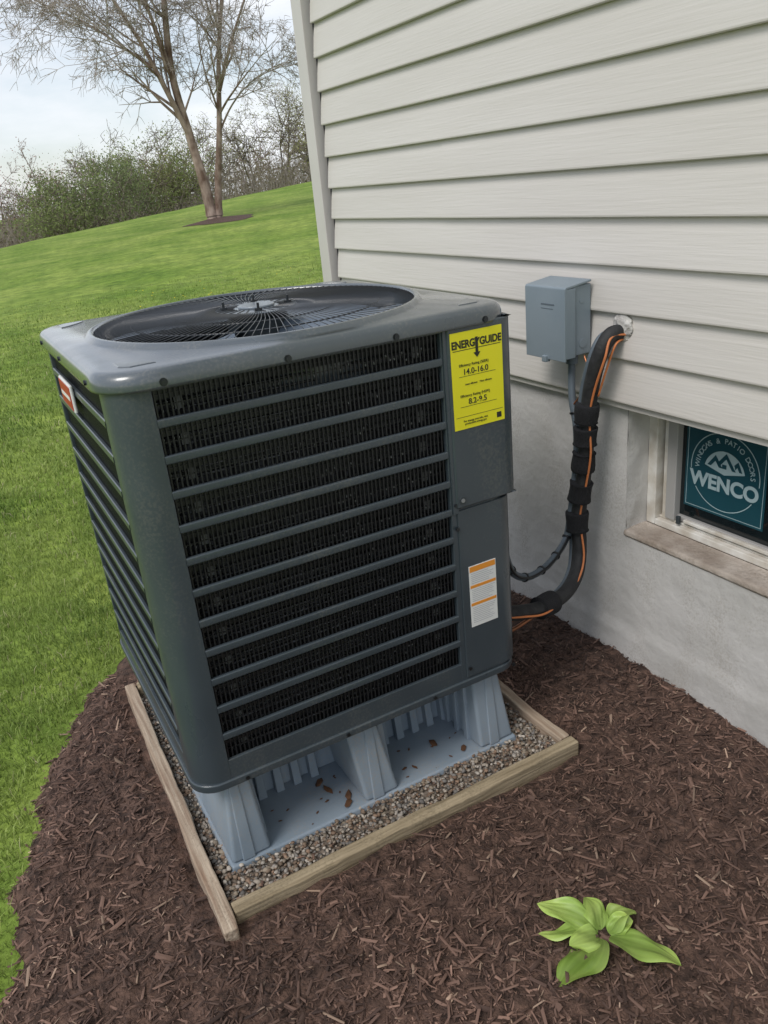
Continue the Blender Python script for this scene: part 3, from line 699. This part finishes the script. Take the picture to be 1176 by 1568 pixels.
# ------------------------------------------------------------ grass blades
def grass(N,y0,y1,hmin,hmax,wd,pw,ri,ro):
    y=y0+(y1-y0)*RNG.random(N)**pw
    kp=np.ones(N)
    if ri: kp*=np.clip((y-y0)/ri,0,1)
    if ro: kp*=np.clip((y1-y)/ro,0,1)
    y=y[RNG.random(N)<kp]; N=len(y)
    xl=-.65-.02*(y-1.5); xr=np.minimum(.50*y+.3,12)
    xr=np.where(y<3.45,np.minimum(xr,1.5),xr)
    x=xl+(xr-xl)*RNG.random(N)
    k=(x<edge(y)+.02*RNG.standard_normal(N)+.01)|(y>3.45); x=x[k];y=y[k];n=len(x)
    cl=np.array([noise.noise((a*7,b*7,0)) for a,b in zip(x,y)])
    pt=np.array([noise.noise((a*1.6,b*1.6,7)) for a,b in zip(x,y)])
    h=RNG.uniform(hmin,hmax,n)*(1+.5*cl); yaw=RNG.uniform(0,6.283,n); bd=RNG.uniform(.1,.9,n)*h
    w_=wd*RNG.uniform(.6,1.3,n)
    dx,dy=np.cos(yaw),np.sin(yaw); f2=RNG.uniform(0,6.283,n); sx_,sy_=np.cos(f2),np.sin(f2)
    z=terr(x,y)-.004
    b=np.stack([x,y,z],-1); s=np.stack([sx_,sy_,0*sx_],-1)*w_[:,None]; d=np.stack([dx,dy,0*dx],-1)
    up=np.array([0,0,1.])[None]
    mid=b+up*(h*.6)[:,None]+d*(bd*.35)[:,None]; tip=b+up*(h*.95-bd*.25)[:,None]+d*bd[:,None]
    V=np.stack([b-s,b+s,mid-s*.75,mid+s*.75,tip],1).reshape(-1,3)
    i=(np.arange(n)*5)[:,None]
    q=i+np.array([0,1,3,2])[None]; t=i+np.array([2,3,4])[None]
    t_=(RNG.random(n)*.55+.75*np.clip(.4+1.1*pt,0,1)).clip(0,1)[:,None]
    c=np.array([.115,.20,.034])*(1-t_)+np.array([.375,.46,.125])*t_
    dry=RNG.random(n)<.04; c[dry]=np.array([.50,.47,.26])
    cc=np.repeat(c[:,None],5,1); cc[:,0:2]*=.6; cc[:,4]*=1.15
    return V,q,t,cc.reshape(-1,3)
parts=[grass(100000,1.3,5.4,.022,.050,.0017,1.0,0,1.6),grass(90000,3.8,16,.03,.052,.0038,1.5,1.6,5)]
off=0;Vs=[];Q=[];T=[];Cc=[]
for V,q,t,c in parts:
    Vs.append(V);Q.append(q+off);T.append(t+off);Cc.append(c);off+=len(V)
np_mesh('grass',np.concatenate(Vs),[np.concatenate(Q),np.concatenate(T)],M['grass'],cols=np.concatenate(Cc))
mg=([],[])
for i in range(50):
    y=random.uniform(8,15); x=random.uniform(.2,.45)*y
    if noise.noise((x*.5,y*.5,3))<.0: continue
    cyl('d',(x,y,float(terr(x,y))+.035),(random.uniform(-.3,.3),random.uniform(-.4,.1),1),.009,.006,None,merge=mg,sides=7)
pydata('dandelions',mg[0],mg[1],M['dandelion'])

# ------------------------------------------------------------ trees
def segmesh(name,S,m,parent=None,sides=4):
    A=np.array([s[0] for s in S]);B_=np.array([s[1] for s in S]);r0=np.array([s[2] for s in S]);r1=np.array([s[3] for s in S])
    d=B_-A; d/=np.linalg.norm(d,axis=1)[:,None]+1e-9
    ref=np.where(np.abs(d[:,2:3])<.9,np.array([[0,0,1.]]),np.array([[1.,0,0]])); a=np.cross(d,ref); a/=np.linalg.norm(a,axis=1)[:,None]; b=np.cross(d,a)
    V=[]
    for P,r in ((A,r0),(B_,r1)):
        for k in range(sides):
            an=2*math.pi*k/sides; V.append(P+(a*math.cos(an)+b*math.sin(an))*r[:,None])
    V=np.stack(V,1).reshape(-1,3); i=(np.arange(len(S))*2*sides)[:,None]
    F=np.concatenate([i+np.array([k,(k+1)%sides,sides+(k+1)%sides,sides+k])[None] for k in range(sides)])
    return np_mesh(name,V,[F],m,parent=parent,smooth=True)
def grow(p,d,L,r,lvl,S,tips,rnd,nch,upk,ratio=.62,spread=.75,nseg=5,wob=.16,rmin=.0015):
    p=Vector(p); d=Vector(d).normalized(); step=L/nseg; pts=[(p.copy(),d.copy(),r)]
    for i in range(nseg):
        d=(d+Vector((rnd.gauss(0,wob),rnd.gauss(0,wob),rnd.gauss(0,wob)+upk[lvl] if lvl<len(upk) else 0))).normalized()
        q=p+d*step; r1=r*(1-.8*(i+1)/nseg)+rmin
        r0=r*(1-.8*i/nseg)+rmin
        S.append((tuple(p),tuple(q),r0,r1,lvl)); p=q; pts.append((p.copy(),d.copy(),r1))
    tips.append((tuple(p),lvl))
    if lvl<len(nch):
        for c in range(nch[lvl]):
            t=rnd.uniform(.25,1.0); i=min(nseg,max(1,int(t*nseg+.5))); bp,bd,br=pts[i]
            o=bd.orthogonal().normalized(); o.rotate(Matrix.Rotation(rnd.uniform(0,6.283),3,bd))
            nd=(bd*(1-spread*.5)+o*spread*rnd.uniform(.6,1.2)).normalized()
            grow(bp,nd,L*ratio*rnd.uniform(.6,1.1)*(1.15-.4*t),max(br*.6,.004),lvl+1,S,tips,rnd,nch,upk,ratio,spread,max(3,nseg-1),wob,rmin)
LAT=Vector((.876,-.482,0)); FWD=Vector((.482,.876,0))
def birch():
    rnd=random.Random(5); base=Vector((9.6,30.0,float(terr(9.6,30))-.1)); S=[];tips=[]
    stems=[([(-.05,0,0),(-.2,0,1.5),(-.42,.1,2.9),(-.68,.1,5.0),(-.5,.2,7.5),(-.35,.3,9.5),(-.2,.3,11.2)],.21),
           ([(.10,0,0),(.32,.1,1.5),(.62,.2,3.1),(1.0,.3,5.5),(1.6,.4,8.0),(2.1,.5,10.5)],.15),
           ([(-.38,.1,2.8),(-.9,-.2,4.4),(-1.5,-.4,6.0),(-2.4,-.6,7.8),(-3.2,-.8,9.5)],.11),
           ([(.8,.2,4.2),(1.5,-.1,5.6),(2.3,-.3,7.0),(3.0,-.4,8.6)],.07),
           ([(-.62,.1,4.5),(-.9,-.2,6.2),(-1.3,-.3,8),(-1.7,-.3,10)],.085),
           ([(-1.2,-.3,5.1),(-2.5,.0,6.1),(-3.7,.3,6.9),(-4.8,.5,7.2)],.05),
           ([(.55,.2,2.9),(1.2,.2,3.8),(2.1,.1,4.5),(3.2,.0,4.9)],.04)]
    for si,(pts,r) in enumerate(stems):
        P=catmull([base+LAT*a+FWD*b+Vector((0,0,c)) for a,b,c in pts],5); n=len(P)
        for i in range(n-1):
            r0=r*(1-.82*i/(n-1)); r1=r*(1-.82*(i+1)/(n-1))
            if i<2 and pts[0][2]==0: r0*=1.35-.15*i
            S.append((tuple(P[i]),tuple(P[i+1]),r0,r1,0))
        cand=[i for i in range(1,n) if P[i].z-base.z>3.2]
        for c in range(6 if si==6 else 12):
            i=rnd.choice(cand); t=(P[i]-P[i-1]).normalized(); az=rnd.uniform(0,6.283)
            o=LAT*math.cos(az)+FWD*math.sin(az)*.8
            nd=(t*.75+o*rnd.uniform(.5,.95)).normalized(); h=(P[i].z-base.z)
            grow(P[i],nd,rnd.uniform(2.4,4.2)*(1.15-.05*h)*(.5 if si==6 else 1),max(.018,r*(1-.82*i/n)*.38),1,S,tips,rnd,[0,7,6,5],[0,.03,.0,-.07,-.12],.60,.75,5,.11,.0034)
    tr=empty('birch_tree')
    segmesh('trunk',[s for s in S if s[2]>.026],M['bark'],tr,8)
    segmesh('twigs',[s for s in S if s[2]<=.026],M['twig'],tr,3)
birch()
tx_,ty_=9.6,30.0
ringv=[(tx_,ty_,float(terr(tx_,ty_))+.14)]
for k in range(40):
    a=2*math.pi*k/40; r=1.2+.15*math.sin(3*a)+.08*math.sin(7*a); x=tx_+r*math.cos(a)+.1; y=ty_+r*math.sin(a)*1.3-.4; ringv.append((x,y,float(terr(x,y))+.012))
pydata('tree_mulch_ring',ringv,[(0,1+k,1+(k+1)%40) for k in range(40)],M['mulchbase'])

def leafcloud(name,centers,rad,n,size,c0,c1,parent):
    C=np.array(centers); k=RNG.integers(0,len(C),n); P=C[k]+RNG.normal(0,rad,(n,3))*np.array([1,1,.8])
    a=RNG.standard_normal((n,3)); a/=np.linalg.norm(a,axis=1)[:,None]; b=np.cross(a,RNG.standard_normal((n,3))); b/=np.linalg.norm(b,axis=1)[:,None]
    s=size*RNG.uniform(.5,1.5,n)[:,None]
    V=np.stack([P-a*s,P+b*s*.5,P+a*s,P-b*s*.5],1).reshape(-1,3)
    F=(np.arange(n)*4)[:,None]+np.array([0,1,2,3])[None]
    zmin,zmax=P[:,2].min(),P[:,2].max()
    t=np.clip(RNG.normal(.5,.22,n)+.3*((P[:,2]-zmin)/(zmax-zmin)-.5)+.45*(RNG.random(len(C))[k]-.5),0,1)[:,None]
    c=np.array(c0)*(1-t)+np.array(c1)*t
    return np_mesh(name,V,[F],M['leaves'],parent=parent,cols=np.repeat(c,4,0))
def mktree(name,x,y,h,nl,size,c0,c1,seed,stems=3,nch=(5,5,4),bark='barkdk',rad=.35,lean=.5,r=.12,rmin=.006):
    rnd=random.Random(seed); z=float(terr(x,y))-.1; S=[];tips=[]
    for s in range(stems):
        az=rnd.uniform(0,6.283); d=Vector((math.cos(az)*lean,math.sin(az)*lean,1))
        grow((x+rnd.uniform(-.3,.3),y+rnd.uniform(-.3,.3),z),d,h*.62*rnd.uniform(.8,1.1),r,0,S,tips,rnd,list(nch),[.06,.03,0,-.02],.6,.85,5,.15,rmin)
    mz=max(t[0][2] for t in tips); k=h/(mz-z)
    def sc(p): return (x+(p[0]-x)*max(k,.8),y+(p[1]-y)*max(k,.8),z+(p[2]-z)*k)
    S=[(sc(s[0]),sc(s[1]),s[2],s[3]) for s in S]; tips=[sc(t[0]) for t in tips if t[1]>=2]
    e=empty(name); segmesh('branches',S,M[bark],e,4)
    if nl: leafcloud('foliage',tips,rad,nl,size,c0,c1,e)
Y0_,Y1_=(.22,.23,.08),(.46,.46,.18)
shr=[(7.9,57,3.4,3200,5,(.13,.16,.06),(.34,.38,.17)),(9.6,59,4.9,6000,6,(.11,.15,.055),(.31,.36,.15)),(12.4,58,4.5,5000,6,(.10,.13,.055),(.27,.31,.15)),(14.6,63,6.2,7000,6,(.12,.155,.055),(.33,.38,.15)),(17.2,64,4.6,4000,5,(.14,.15,.06),(.36,.37,.17))]
for i,(x,y,h,nl,st,g0,g1) in enumerate(shr):
    mktree('willow_shrub',x,y,h,nl,.070,g0,g1,1+i,stems=st,lean=.8,rad=.42,r=.06)
for i,(x,y,h,nl) in enumerate([(12.2,72,7.6,500),(15.2,74,9.4,900),(18.2,74,8.4,900),(21,72,8.2,1100),(24,74,7.4,1400),(27.3,73,8.0,1700),(31,75,9.0,1900),(35,77,9.4,1900),(32.5,70,7.6,1500),(39,82,9.6,1200),(29,64,4.2,700),(18.5,66,5.4,2200),(8.5,76,7.5,300)]):
    mktree('budding_tree',x,y,h,nl,.06,Y0_,Y1_,20+i,stems=2,nch=(7,6,5),lean=.35,rad=.25,r=.10,rmin=.009)
dt=empty('distant_treeline'); S=[];tips=[]; rnd=random.Random(77)
for i in range(72):
    t=i/71; y=105+rnd.uniform(-8,18); x=y*(-.02+.58*t)+rnd.uniform(-2,2)
    z=float(terr(x,y)); h=rnd.uniform(3.8,7.6)+2.0*t-z
    grow((x,y,z),(0,0,1),h*.80,.12,0,S,tips,rnd,[10,6,4],[.12,.08,.06,.02],.40,.8,4,.11,.014)
segmesh('branches',S,mat('treeline_bark',(.22,.155,.135),.95,col2=(.34,.26,.23),nscale=.1),dt,3)
tp=[t[0] for t in tips if t[1]>=2]
tl=[p for p in tp if p[0]/p[1]<.20]; tr_=[p for p in tp if p[0]/p[1]>=.20]
leafcloud('buds_red',tl,.6,8000,.09,(.27,.12,.085),(.42,.22,.165),dt)
leafcloud('buds_green',tr_,.5,7000,.09,(.20,.20,.10),(.34,.33,.17),dt)
us=[]
for i in range(520):
    y=random.uniform(62,86); x=y*random.uniform(-.01,.55)
    y+=max(0,x-12)*.35
    us.append((x,y,float(terr(x,y))+random.uniform(.2,2.2)))
for i in range(140):
    y=random.uniform(60,80); x=y*random.uniform(.0,.14); us.append((x,y,float(terr(x,y))+random.uniform(.2,3.4)))
ub=empty('underbrush'); leafcloud('brush',us,.7,17000,.11,(.15,.125,.085),(.31,.27,.19),ub)
S=[]
for i in range(3600):
    c=random.choice(us); p=Vector((c[0]+random.gauss(0,.8),c[1]+random.gauss(0,.8),float(terr(c[0],c[1])))); q=p+Vector((random.gauss(0,.5),random.gauss(0,.5),random.uniform(1,3.6))); S.append((tuple(p),tuple(q),.022,.010))
segmesh('stems',S,M['twig'],ub,3)

# ------------------------------------------------------------ world, sun, camera
el,az_dir=math.radians(52),Vector((-.85,-.30,0)).normalized()
sunv=Vector((az_dir.x*math.cos(el),az_dir.y*math.cos(el),math.sin(el)))
w=bpy.data.worlds.new('World'); scene.world=w; w.use_nodes=True; nt=w.node_tree
bg=nt.nodes['Background']; out=nt.nodes['World Output']
sky=nt.nodes.new('ShaderNodeTexSky'); sky.sky_type='NISHITA'; sky.sun_disc=False; sky.sun_elevation=el; sky.sun_rotation=math.atan2(sunv.x,sunv.y)
bg.inputs[1].default_value=.14; nt.links.new(sky.outputs[0],bg.inputs[0])
bg2=nt.nodes.new('ShaderNodeBackground'); bg2.inputs[0].default_value=(.93,.955,1,1); bg2.inputs[1].default_value=1.08
tc=nt.nodes.new('ShaderNodeTexCoord'); mp=nt.nodes.new('ShaderNodeMapping'); mp.inputs['Scale'].default_value=(1,1,3.2)
nz=nt.nodes.new('ShaderNodeTexNoise'); nz.inputs['Scale'].default_value=3.4; nz.inputs['Detail'].default_value=8; nz.inputs['Roughness'].default_value=.55
rp=nt.nodes.new('ShaderNodeValToRGB'); rp.color_ramp.elements[0].position=.40; rp.color_ramp.elements[0].color=(.40,.40,.40,1); rp.color_ramp.elements[1].position=.66
nt.links.new(tc.outputs['Generated'],mp.inputs[0]); nt.links.new(mp.outputs[0],nz.inputs['Vector']); nt.links.new(nz.outputs['Fac'],rp.inputs[0])
mx=nt.nodes.new('ShaderNodeMixShader'); nt.links.new(rp.outputs[0],mx.inputs[0]); nt.links.new(bg.outputs[0],mx.inputs[1]); nt.links.new(bg2.outputs[0],mx.inputs[2]); nt.links.new(mx.outputs[0],out.inputs[0])
sl=bpy.data.lights.new('sun','SUN'); sl.energy=1.9; sl.angle=math.radians(24); sl.color=(1,.965,.92)
so=bpy.data.objects.new('sun',sl); COL.objects.link(so); so.rotation_euler=sunv.to_track_quat('Z','Y').to_euler()

zc_=Vector((-.0926,-.9183,-.3850)).normalized(); xc=Vector((.8707,-.2563,.4197)); xc=(xc-zc_*xc.dot(zc_)).normalized(); yc_=zc_.cross(xc)
right=Vector((xc[0],yc_[0],zc_[0])); down=Vector((xc[1],yc_[1],zc_[1])); fwd=Vector((xc[2],yc_[2],zc_[2]))
R=Matrix((right,-down,-fwd)).transposed()
cam=bpy.data.cameras.new('camera'); co=bpy.data.objects.new('camera',cam); COL.objects.link(co)
co.matrix_world=Matrix.Translation((0,0,1.5))@R.to_4x4()
cam.sensor_fit='VERTICAL'; cam.sensor_height=36; cam.lens=36*1235/1568; cam.clip_end=2000; cam.clip_start=.02
scene.camera=co
scene.view_settings.view_transform='Standard'; scene.view_settings.look='None'; scene.view_settings.exposure=0
